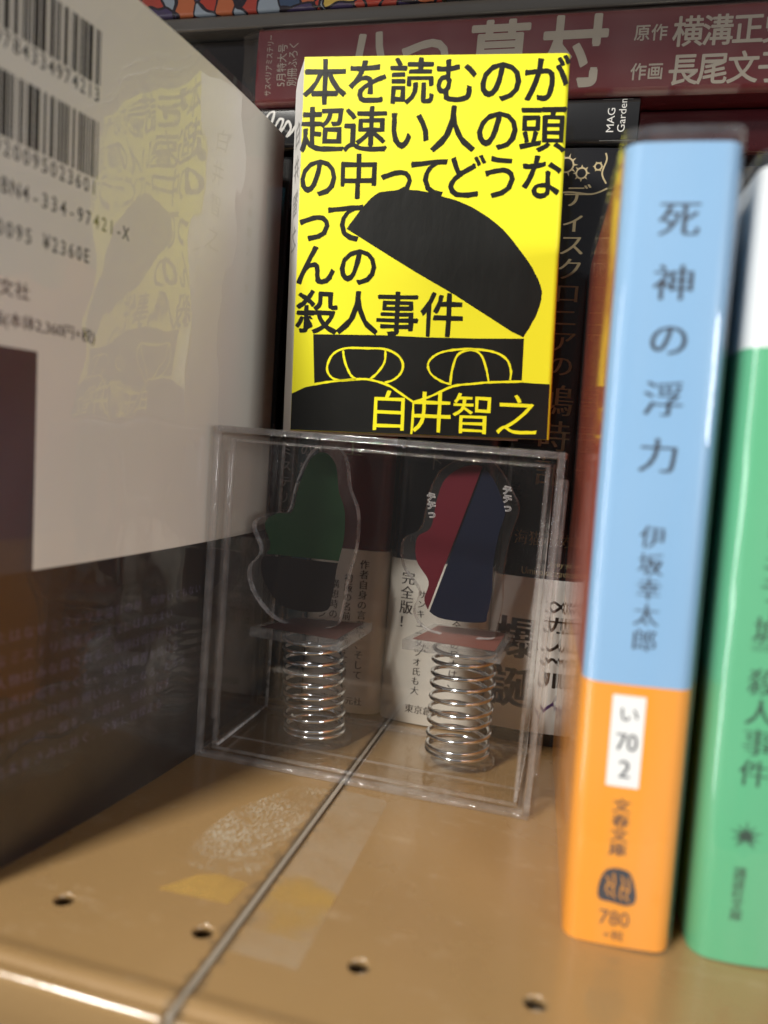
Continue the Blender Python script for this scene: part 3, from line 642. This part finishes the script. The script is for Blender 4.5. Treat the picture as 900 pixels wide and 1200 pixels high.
# ================================================================== CLEAR DISPLAY CASE
def display_case():
    x0, x1, y0, y1, H = -100.3, -4.4, 196.0, 241.5, 95.6
    t = thing('display_case', 'clear plastic display case standing on the shelf with two spring stands inside', 'display case', ((x0+x1)/2, (y0+y1)/2, .05))
    cx, cy = (x0+x1)/2, (y0+y1)/2
    pan = clear('case_plastic', (.992, .99, .988), 1.49, .012, .06, 25, haze=.002, hcol=(.75, .72, .7))
    lit = clear('case_rim_plastic', (.95, .945, .94), 1.55, .05, .15, 300, haze=.06, hcol=(.88, .86, .85))
    def bx(*L): return [(a-cx, b-cx, c-cy, d-cy, e, f) for a, b, c, d, e, f in L]
    T = 1.4
    boxes('front_panel', bx((x0+2.4, x1-2.4, y0+.1, y0+T, 2.4, H-2.4)), pan, t)
    boxes('back_panel', bx((x0+2.0, x1-2.0, y1-T, y1-.1, 2.0, H-2.0)), pan, t)
    boxes('top_panel', bx((x0+2.0, x1-2.0, y0+2.4, y1-2.0, H-T, H-.1)), pan, t)
    boxes('bottom_panel', bx((x0+2.0, x1-2.0, y0+2.4, y1-2.0, .1, T)), pan, t)
    boxes('side_panel', bx((x0+.1, x0+T, y0+2.4, y1-2.0, 2.2, H-2.2)), pan, t)
    boxes('side_panel', bx((x1-T, x1-.1, y0+2.4, y1-2.0, 2.2, H-2.2)), pan, t)
    # front frame of the outer sleeve
    boxes('front_frame', bx((x0, x0+1.8, y0, y0+2.3, 0, H), (x1-1.8, x1, y0, y0+2.3, 0, H), (x0+1.85, x1-1.85, y0, y0+2.3, H-1.8, H), (x0+1.85, x1-1.85, y0, y0+2.3, 0, 1.7)), lit, t, bev=.3, smooth=True, seg=3)
    boxes('rear_frame', bx((x0, x0+1.9, y1-1.9, y1, 0, H), (x1-1.9, x1, y1-1.9, y1, 0, H), (x0+1.95, x1-1.95, y1-1.9, y1, H-1.9, H), (x0+1.95, x1-1.95, y1-1.9, y1, 0, 1.9)), lit, t, bev=.4, smooth=True, seg=3)
    for a, b in ((x0, x0+1.9), (x1-1.9, x1)):
        for c, d in ((0, 1.9), (H-1.9, H)): boxes('side_rail', bx((a, b, y0+2.35, y1-1.95, c, d)), lit, t, bev=.4, smooth=True, seg=3)
    # inner tray: walls and flange a little inside the sleeve
    xi0, xi1 = x0+3.6, x1-3.6
    boxes('inner_tray', bx((xi0, xi0+1.1, y0+3.4, y0+5.6, 2.6, H-3.4), (xi1-1.1, xi1, y0+3.4, y0+5.6, 2.6, H-3.4), (xi0+1.15, xi1-1.15, y0+3.4, y0+4.4, H-4.2, H-3.4), (xi0, xi1, y0+3.2, y0+4.0, 1.5, 2.5)), lit, t, bev=.25, smooth=True, seg=3)
    lit2 = clear('case_seam_plastic', (.80, .79, .78), 1.6, .12, .3, 300, haze=.34, hcol=(.9, .88, .86))
    for a, b in ((xi0, xi0+1.0), (xi1-1.0, xi1)):
        boxes('tray_rail', bx((a, b, y0+5.8, y1-3.6, 1.45, 2.55)), lit2, t, bev=.3, smooth=True)
        boxes('tray_post', bx((a, b, y1-3.4, y1-2.5, 1.45, H-3.6)), lit2, t, bev=.25, smooth=True)
    boxes('tray_wall', bx((xi0+.2, xi0+.9, y0+5.9, y1-3.7, 2.7, H-3.6)), pan, t)
    boxes('tray_wall', bx((xi1-.9, xi1-.2, y0+5.9, y1-3.7, 2.7, H-3.6)), pan, t)
    boxes('clip_tab', bx((x1-1.3, x1+1.2, y0+9, y0+10.6, 8, H-7)), lit, t, bev=.6, smooth=True, seg=3)
    boxes('clip_tab', bx((x0-.2, x0+1.3, y0+9, y0+10.6, 8, H-7)), lit, t, bev=.5, smooth=True, seg=3)
    boxes('floor_step', bx((xi0+1.2, xi1-1.2, y0+14.0, y0+14.5, 1.45, 1.9)), lit, t)
display_case()

# ================================================================== SPRING STANDS
CUT = clear('cut_acrylic_edge', (.80, .80, .80), 1.6, .10, .2, 300, haze=.30, hcol=(.9, .9, .9))
def tube(P, r, n=10):
    vs, fs = [], []; N = len(P)
    up = Vector((0, 0, 1))
    for i, p in enumerate(P):
        tg = (Vector(P[min(N-1, i+1)])-Vector(P[max(0, i-1)])).normalized(); s = tg.cross(up)
        s = s.normalized() if s.length > 1e-4 else Vector((1, 0, 0)); q = s.cross(tg)
        for k in range(n): a = 2*math.pi*k/n; vs.append(tuple(Vector(p)+s*math.cos(a)*r+q*math.sin(a)*r))
    for i in range(N-1):
        for k in range(n): fs.append((i*n+k, i*n+(k+1) % n, (i+1)*n+(k+1) % n, (i+1)*n+k))
    fs += [tuple(reversed(range(n))), tuple((N-1)*n+k for k in range(n))]
    return vs, fs
STEEL = pm('nickel_wire', (.76, .79, .82), .12, .08, 300, metal=1)
DISC = clear('clear_acrylic', (.97, .97, .97), 1.5, .03, .03, 60, haze=.012, hcol=(.75, .73, .72))
RIM = clear('acrylic_edge', (.86, .86, .86), 1.6, .06, .1, 200, haze=.08, hcol=(.85, .85, .85))
def plate_thing(label, cx, cy, zc, coils, R, base_c, plat, plate_out, prints, card_mat, yaw):
    t = thing('spring_stand', label, 'acrylic stand', (base_c[0], base_c[1], 1.55), (0, 0, 0), 'spring stands in the clear case')
    bx_, by_ = base_c
    # base disc
    vs, fs = [], []; n = 56
    for z, r in ((0, 11.2), (.3, 11.5), (1.3, 11.5), (1.6, 11.2)):
        for k in range(n): a = 2*math.pi*k/n; vs.append((r*math.cos(a), r*math.sin(a), z))
    for j in range(3):
        for k in range(n): fs.append((j*n+k, j*n+(k+1) % n, (j+1)*n+(k+1) % n, (j+1)*n+k))
    fs += [tuple(reversed(range(n))), tuple(3*n+k for k in range(n))]
    mesh('base_disc', vs, fs, DISC, t)
    # spring: closed coil ends, a bent tail at the bottom
    P = []; zt = zc-1.55; zb = 2.3; dx, dy = cx-bx_, cy-by_; M = 44
    tot = coils+2
    for i in range(int(tot*M)+1):
        s = i/M; f = 0 if s < 1 else (1 if s > tot-1 else (s-1)/(tot-2))
        z = zb + min(s, 1)*.9 + f*(zt-zb-2.4) + .22*math.sin(s*2.3) + max(0, s-(tot-1))*.9
        a = 2*math.pi*s + 2.4; k = min(1, z/zt)
        rr = R*(1+.012*math.sin(3.1*s))
        P.append((dx*k+rr*math.cos(a), dy*k+rr*math.sin(a), z))
    vs, fs = tube(P, .64); mesh('spring', vs, fs, STEEL, t, smooth=True)
    tail = catmull([(P[0][0], P[0][1], P[0][2]), (P[0][0]-2.2, P[0][1]-1.6, P[0][2]+.2), (P[0][0]-3.0, P[0][1]-2.8, P[0][2]+1.2), (P[0][0]-2.0, P[0][1]-3.2, P[0][2]+2.0)], 6, False)
    vs, fs = tube(tail, .5); mesh('spring_tail', vs, fs, STEEL, t, smooth=True)
    # platform
    pz = zc-1.55; loc = [(x-bx_, y-by_) for x, y in plat]
    fn = lambda u, v, d: (u, v, pz+d)
    prism('platform', loc, -.4, 2.4, fn, RIM, t)
    mx, my = sum(p[0] for p in loc)/4, sum(p[1] for p in loc)/4
    ins = [(mx+(x-mx)*.84, my+(y-my)*.84) for x, y in loc]
    fill('printed_card', [ins], 2.46, fn, card_mat, t)
    # upright plate with plain colour print
    ca, sa = math.cos(yaw), math.sin(yaw); px, py = plate_out[0]
    gn = lambda u, v, d: ((u-px)*ca - d*sa*-1*-1 + px-bx_, (u-px)*sa - d*ca + py-by_, v-1.55)
    ol = catmull(plate_out[1], 5)
    o = prism('plate', ol, -1.4, 1.4, gn, [DISC, CUT], t)
    for p in o.data.polygons: p.material_index = 0 if len(p.vertices) > 6 else 1
    cu, cv = sum(p[0] for p in ol)/len(ol), sum(p[1] for p in ol)/len(ol)
    core = [(cu+(u-cu)*.76, cv+(v-cv)*.86+1.0) for u, v in ol]
    def clip(P, a, b, c):
        out = []
        for i, p in enumerate(P):
            q = P[(i+1) % len(P)]; dp, dq = a*p[0]+b*p[1]-c, a*q[0]+b*q[1]-c
            if dp >= 0: out.append(p)
            if dp*dq < 0: k = dp/(dp-dq); out.append((p[0]+(q[0]-p[0])*k, p[1]+(q[1]-p[1])*k))
        return out
    for (a, b, c), mat, d in prints: fill('print', [clip(core, a, b, c)], d, gn, mat, o)
    return t
def stands():
    dg = pm('dark_green_print', (.016, .042, .020), .3, .1, 60, coat=.4); bk = pm('near_black_print', (.016, .014, .015), .3, .1, 60, coat=.4)
    cr = pm('crimson_print', (.095, .012, .02), .3, .1, 60, coat=.4); nv = pm('navy_print', (.009, .012, .026), .3, .1, 60, coat=.4)
    sk = pm('tan_print', (.42, .29, .17), .35, .05, 60, coat=.4)
    card1 = pm('grey_brown_card', (.10, .055, .048), .4, .2, 120); card2 = pm('red_brown_card', (.17, .065, .05), .4, .25, 120, stretch=(1, 6, 1))
    plate_thing('left spring stand, clear plate printed dark green and black', -75.3, 221.5, 33.6, 8, 9.1, (-72.5, 221.5),
                [(-92, 211), (-62.6, 208.8), (-60.8, 236.6), (-86.2, 231.5)],
                ((-78, 222), [(-86, 36.4), (-95, 44), (-97.5, 52), (-94, 58), (-97, 66), (-92, 70), (-86, 71), (-84, 80), (-80, 90), (-74.5, 93), (-69.5, 89), (-67.5, 80), (-64.5, 73), (-64, 63), (-66, 52), (-67, 42), (-70, 36.4)]),
                [((0, 1, 57.4), dg, 1.46), ((0, -1, -56.8), bk, 1.46)], card1, .10)
    right = plate_thing('right spring stand, clear plate printed crimson and navy', -28.6, 225, 36.0, 8, 9.2, (-28.2, 224.5),
                [(-45.4, 213), (-16.8, 212.2), (-15.8, 240), (-40.8, 238)],
                ((-32, 226), [(-39, 38.8), (-45, 44), (-44, 51), (-49.5, 58), (-50, 66), (-45, 70), (-43.5, 80), (-41, 87), (-35, 91.5), (-28, 92.6), (-23, 89), (-19, 83), (-16.8, 78), (-18.5, 70), (-19.5, 60), (-19, 50), (-20, 42), (-22, 38.8)]),
                [((-1, .28, 53.4), cr, 1.46), ((1, -.28, -52.8), nv, 1.46)], card2, .06)
    pl = [c for c in right.children if c.name.startswith('plate')][0]
    ca, sa = math.cos(.06), math.sin(.06)
    gn = lambda u, v, d: ((u+32)*ca - d*sa - 32+28.2, (u+32)*sa - d*ca + 226-224.5, v-1.55)
    wh = pm('white_halo_print', (.75, .75, .75), .4); dk = pm('outlined_print', (.012, .012, .014), .4)
    its = [(c, x+i*.35, z-i*2.5, 2.8, 2.8, -.15) for x, z in ((-42.6, 79.5), (-20.6, 83.5)) for i, c in enumerate('テチっ')]
    letters('print_text', its, 1.47, gn, wh, pl, w=.04); letters('print_text', its, 1.51, gn, dk, pl, w=.0)
stands()

# ================================================================== YELLOW BOOK ON TOP OF THE CASE
def yellow_book():
    Rm = Matrix.Rotation(math.radians(8.077), 3, 'Z') @ Matrix.Rotation(math.radians(-2.377), 3, 'X') @ Matrix.Rotation(math.radians(-2.299), 3, 'Y')
    t = thing('paperback_book', 'bright yellow book standing on the clear case, drawing of an opened head', 'book', (-82.3, 208, 95.9), Rm.to_euler())
    Wd, H, T = 73.4, 104.5, 12.5; Z = .6
    yel = pm('yellow_cover', (.80, .755, .022), .30, .03, 30, coat=.35, coat_rough=.08)
    wht = pm('white_spine', (.80, .79, .77), .35, .03, 30, coat=.3, coat_rough=.06)
    ink = pm('cover_black_ink', (.008, .008, .007), .40, .3, 60, bump=.10, bscale=260, coat=.10, coat_rough=.10, spec=.22, stretch=(1, 1, .4))
    # front cover board with a rounded fore edge
    R = 1.5; P = [(0, 0), (Wd-R, 0)] + [(Wd-R+R*math.sin(a*math.pi/16), R-R*math.cos(a*math.pi/16)) for a in range(1, 9)] + [(Wd-.4, 2.2), (0, 1.0)]
    n = len(P); vs = [(x, y, 0) for x, y in P] + [(x, y, H) for x, y in P]
    fs = [tuple(reversed(range(n))), tuple(range(n, 2*n))] + [(i, (i+1) % n, n+(i+1) % n, n+i) for i in range(n)]
    mesh('front_cover', vs, fs, yel, t)
    SH = -5.2   # the spine slants back to the left
    Hs = 100.4
    vs = [(-.02, .3, 0), (SH, T, 0), (SH+1.2, T+.8, 0), (1.0, 1.2, 0), (-.02, .3, H-.1), (SH*.8, T*.8, H-1.2), (SH, T, Hs+1.0), (SH+1.2, T+.8, Hs+1.0), (1, 1.2, H-.3)]
    mesh('spine', vs, [(0, 1, 6, 5, 4), (1, 2, 7, 6), (2, 3, 8, 7), (3, 0, 4, 8), (4, 5, 6, 7, 8), (0, 3, 2, 1)], wht, t, recalc=True)
    mesh('page_block', [(1.4, 1.6, .4), (Wd-2.5, 2.6, .4), (Wd-9, T, .4), (SH+2, T, .4), (1.4, 1.6, H-1), (Wd-2.5, 2.6, H-1), (Wd-9, T, H-1), (SH+2, T, Hs)],
         [(0, 1, 5, 4), (1, 2, 6, 5), (2, 3, 7, 6), (3, 0, 4, 7), (4, 5, 6, 7), (3, 2, 1, 0)], PAGE, t)
    mesh('rear_cover', [(SH+1.3, T+.1, 0), (Wd-8, T+.1, 0), (Wd-8, T+.8, 0), (SH+1.3, T+.8, 0), (SH+1.3, T+.1, Hs), (Wd-8, T+.1, Hs), (Wd-8, T+.8, Hs), (SH+1.3, T+.8, Hs)],
         [(0, 1, 5, 4), (1, 2, 6, 5), (2, 3, 7, 6), (3, 0, 4, 7), (4, 5, 6, 7), (3, 2, 1, 0)], wht, t)
    fn = lambda u, v, d: (u, -d, v)
    def line(s, us, v, w_, h_): return [(c, u, v, w_, h_) for c, u in zip(s, us)]
    def lin(a, b, n): return [a+(b-a)*i/(n-1) for i in range(n)]
    it = line('本を読むのが', lin(6.1, 67.2, 6), 97.6, 13.0, 13.4) + line('超速い人の頭', lin(5.9, 67.0, 6), 84.5, 13.0, 13.4) \
        + line('の中ってどうな', (5.3, 16.7, 27.4, 36.6, 46.2, 56.2, 67.2), 71.6, 12.2, 13.2) + line('って', (4.6, 13.6), 59.0, 12.2, 13.0) \
        + line('んの', (5.4, 17.7), 46.9, 12.2, 12.8) + line('殺人事件', (6.4, 18.1, 29.4, 42.0), 33.7, 12.6, 13.0)
    letters('title_text', it, .05, fn, ink, t, 'b', w=.004, jit=.12)
    hat = [(14.0, 57.1), (17.9, 62.6), (21.8, 66.6), (25.3, 67.6), (32.4, 67.9), (37.4, 67.0), (46.5, 64.3), (53.7, 60.4), (58.8, 56.1), (63.0, 51.2), (66.2, 46.8), (68.3, 43.0), (69.1, 40.0), (68.7, 37.1), (67.7, 33.6), (64.7, 27.9), (61.2, 29.5), (55.1, 33.3), (44.8, 39.4), (34.4, 45.2), (24.0, 51.2)]
    arc = catmull(hat[:16], 4, False); hat2 = arc + hat[16:]
    hat2 = [(u+random.uniform(-.08, .08), v+random.uniform(-.08, .08)) for u, v in hat2]
    face = [(5.6, 27.4), (25.1, 27.6), (37.3, 27.3), (51.4, 27.3), (64.9, 27.6), (64.9, 15.4), (52, 14.6), (46, 14), (35.1, 9.0), (26, 13.8), (18.4, 14.6), (6.5, 13)]
    body = [(.05, 0.05), (.05, 10.4), (3.9, 12.3), (10.2, 13.8), (18.4, 14.8), (22.5, 14.9), (27.7, 13.6), (30.9, 11.7), (35.1, 9.1), (40.1, 11), (46.0, 13.9), (52.0, 14.8), (59.9, 15.9), (67.8, 15.4), (Wd-.9, 15.3), (Wd-.9, .05)]
    fill('drawing', [hat2], .055, fn, ink, t); fill('drawing', [face], .06, fn, ink, t); fill('drawing', [body], .07, fn, ink, t)
    yi = pm('yellow_ink', (.82, .76, .015), .32, .05)
    c_ = lambda p: catmull(p, 5, False)
    ribbons('drawing_lines', [c_(p) for p in (
        [(6.5, 13.2), (11.2, 14.1), (18.4, 15.0), (22.5, 15.0), (27.7, 13.6), (30.9, 11.7), (35.1, 9.1)], [(35.1, 9.1), (40.1, 11.0), (46.0, 13.9), (52.0, 14.8), (56.0, 15.3), (64.9, 15.8)],
        [(35.1, 9.1), (35.1, 4.2), (34.9, .1)], [(18.4, 15.0), (13.8, 14.5), (11.1, 15.6), (10.0, 18.1), (11.4, 21.7), (14.9, 23.6), (21.1, 23.8), (26.3, 23.7), (29.9, 22.2), (31.6, 19.8), (31.2, 17.2), (29.2, 15.2), (26.7, 14.3)],
        [(14.4, 23.0), (15.1, 19.8), (16.8, 16.3), (18.4, 15.1)], [(26.5, 23.5), (26.4, 20.1), (24.5, 17.0), (22.5, 15.2)],
        [(45.5, 14.4), (42.9, 15.1), (39.8, 17.0), (38.7, 19.5), (39.6, 21.5), (42.5, 23.3), (47.5, 24.2), (52.5, 24.3), (57.5, 23.5), (60.6, 21.6), (61.8, 18.6), (61.7, 16.1)],
        [(45.2, 14.6), (45.5, 18.2), (46.6, 22.2), (48.6, 23.7), (51.5, 24.0), (53.6, 22.4), (55.0, 18.9), (55.8, 15.5)])], .62, .12, fn, yi, t, .22)
    letters('author_text', line('白井智之', (28.3, 40.3, 51.9, 64.1), 6.5, 12.2, 12.2), .14, fn, yi, t, w=.002, jit=.08)
    # spine author name
    sfn = lambda u, v, d: (-.02+SH*u - d*.77, .3+(T-.3)*u - d*.63, v)
    letters('spine_text', [(c, .5, v, .62, 7.6) for c, v in zip('白井智之', (86, 76, 66, 56))], .08, sfn, pm('grey_ink', (.28, .28, .28), .4), t)
yellow_book()

# ================================================================== OLD TAPE ON THE SHELF
def tape(name, label, outline, color, alpha, rough, nscale, lo, hi, z, fade=3.0, fine=0):
    m = bpy.data.materials.new(name + '_film'); m.use_nodes = True; nt = m.node_tree; b = nt.nodes['Principled BSDF']
    tc = nt.nodes.new('ShaderNodeTexCoord'); n = nt.nodes.new('ShaderNodeTexNoise'); n.inputs['Scale'].default_value = nscale; n.inputs['Detail'].default_value = 8; n.inputs['Roughness'].default_value = .72
    wv = nt.nodes.new('ShaderNodeTexNoise'); wv.inputs['Scale'].default_value = fine or 900; wv.inputs['Detail'].default_value = 2
    wm = nt.nodes.new('ShaderNodeMapping'); wm.inputs['Rotation'].default_value = (0, 0, .5); wm.inputs['Scale'].default_value = (1, .45, 1); nt.links.new(tc.outputs['Object'], wm.inputs[0]); nt.links.new(wm.outputs[0], wv.inputs['Vector'])
    wr_ = nt.nodes.new('ShaderNodeMapRange'); wr_.inputs[1].default_value = .42 if fine else 0; wr_.inputs[2].default_value = .62 if fine else .01; nt.links.new(wv.outputs[0], wr_.inputs[0])
    mr = nt.nodes.new('ShaderNodeMapRange'); mr.inputs[1].default_value = lo; mr.inputs[2].default_value = hi; mr.inputs[3].default_value = alpha[0]; mr.inputs[4].default_value = alpha[1]
    nt.links.new(tc.outputs['Object'], n.inputs['Vector']); nt.links.new(n.outputs[0], mr.inputs[0])
    xs, ys = [p[0] for p in outline], [p[1] for p in outline]
    mp = nt.nodes.new('ShaderNodeMapping'); hx, hy = (max(xs)-min(xs))/2*fade*MM, (max(ys)-min(ys))/2*fade*MM
    mp.inputs['Scale'].default_value = (1/hx, 1/hy, 0); mp.inputs['Location'].default_value = (-(max(xs)+min(xs))/2*MM/hx, -(max(ys)+min(ys))/2*MM/hy, 0)
    gr = nt.nodes.new('ShaderNodeVectorMath'); gr.operation = 'LENGTH'; fm = nt.nodes.new('ShaderNodeMapRange')
    fm.inputs[1].default_value = 1; fm.inputs[2].default_value = .45; fm.inputs[3].default_value = 0; fm.inputs[4].default_value = 1
    nt.links.new(tc.outputs['Object'], mp.inputs[0]); nt.links.new(mp.outputs[0], gr.inputs[0]); wn = nt.nodes.new('ShaderNodeTexNoise'); wn.inputs['Scale'].default_value = 130; wn.inputs['Detail'].default_value = 5; nt.links.new(tc.outputs['Object'], wn.inputs['Vector'])
    wa = nt.nodes.new('ShaderNodeMath'); wa.operation = 'MULTIPLY_ADD'; wa.inputs[1].default_value = 1.9; wa.inputs[2].default_value = -.95; nt.links.new(wn.outputs[0], wa.inputs[0])
    ad = nt.nodes.new('ShaderNodeMath'); ad.operation = 'ADD'; nt.links.new(gr.outputs['Value'], ad.inputs[0]); nt.links.new(wa.outputs[0], ad.inputs[1])
    nt.links.new(ad.outputs[0], fm.inputs[0])
    ml = nt.nodes.new('ShaderNodeMath'); ml.operation = 'MULTIPLY'; nt.links.new(mr.outputs[0], ml.inputs[0]); nt.links.new(fm.outputs[0], ml.inputs[1])
    m5 = nt.nodes.new('ShaderNodeMath'); m5.operation = 'MULTIPLY'; nt.links.new(ml.outputs[0], m5.inputs[0]); nt.links.new(wr_.outputs[0], m5.inputs[1])
    nt.links.new(m5.outputs[0], b.inputs['Alpha'])
    b.inputs['Base Color'].default_value = (*color, 1); b.inputs['Roughness'].default_value = rough
    fn = lambda u, v, d: (u, v, z+d)
    o = prism(name, outline, 0, .05, fn, m); tag(o, label, 'tape'); return o
tape('adhesive_tape', 'long clear strip of old tape right of the shelf seam', [(-53.6, 123), (-40.2, 122.6), (-40.9, 190.5), (-42, 191.8), (-53.9, 193)], (.54, .44, .31), (.06, .22), .3, 70, .35, .7, .04)
tape('adhesive_tape', 'yellowed tape patch on the shelf right of the seam', [(-53.5, 130.5), (-40.6, 129.8), (-40.4, 146.5), (-46, 150), (-53.6, 151)], (.52, .32, .08), (.05, .50), .3, 60, .3, .7, .10, 1.5)
tape('adhesive_tape', 'small yellowed tape corner left of the shelf seam', [(-75.6, 135), (-60, 135.6), (-59.2, 143.5), (-66, 144.5), (-70.5, 142.5)], (.54, .34, .10), (.15, .55), .3, 60, .3, .7, .04)
tape('tape_residue', 'rough whitish glue residue left of the shelf seam', [(-79, 146), (-70, 144.5), (-58.4, 145), (-57.6, 192), (-66, 190), (-76, 172)], (.60, .53, .40), (0, .55), .6, 90, .34, .72, .09, 1.3, 1700)
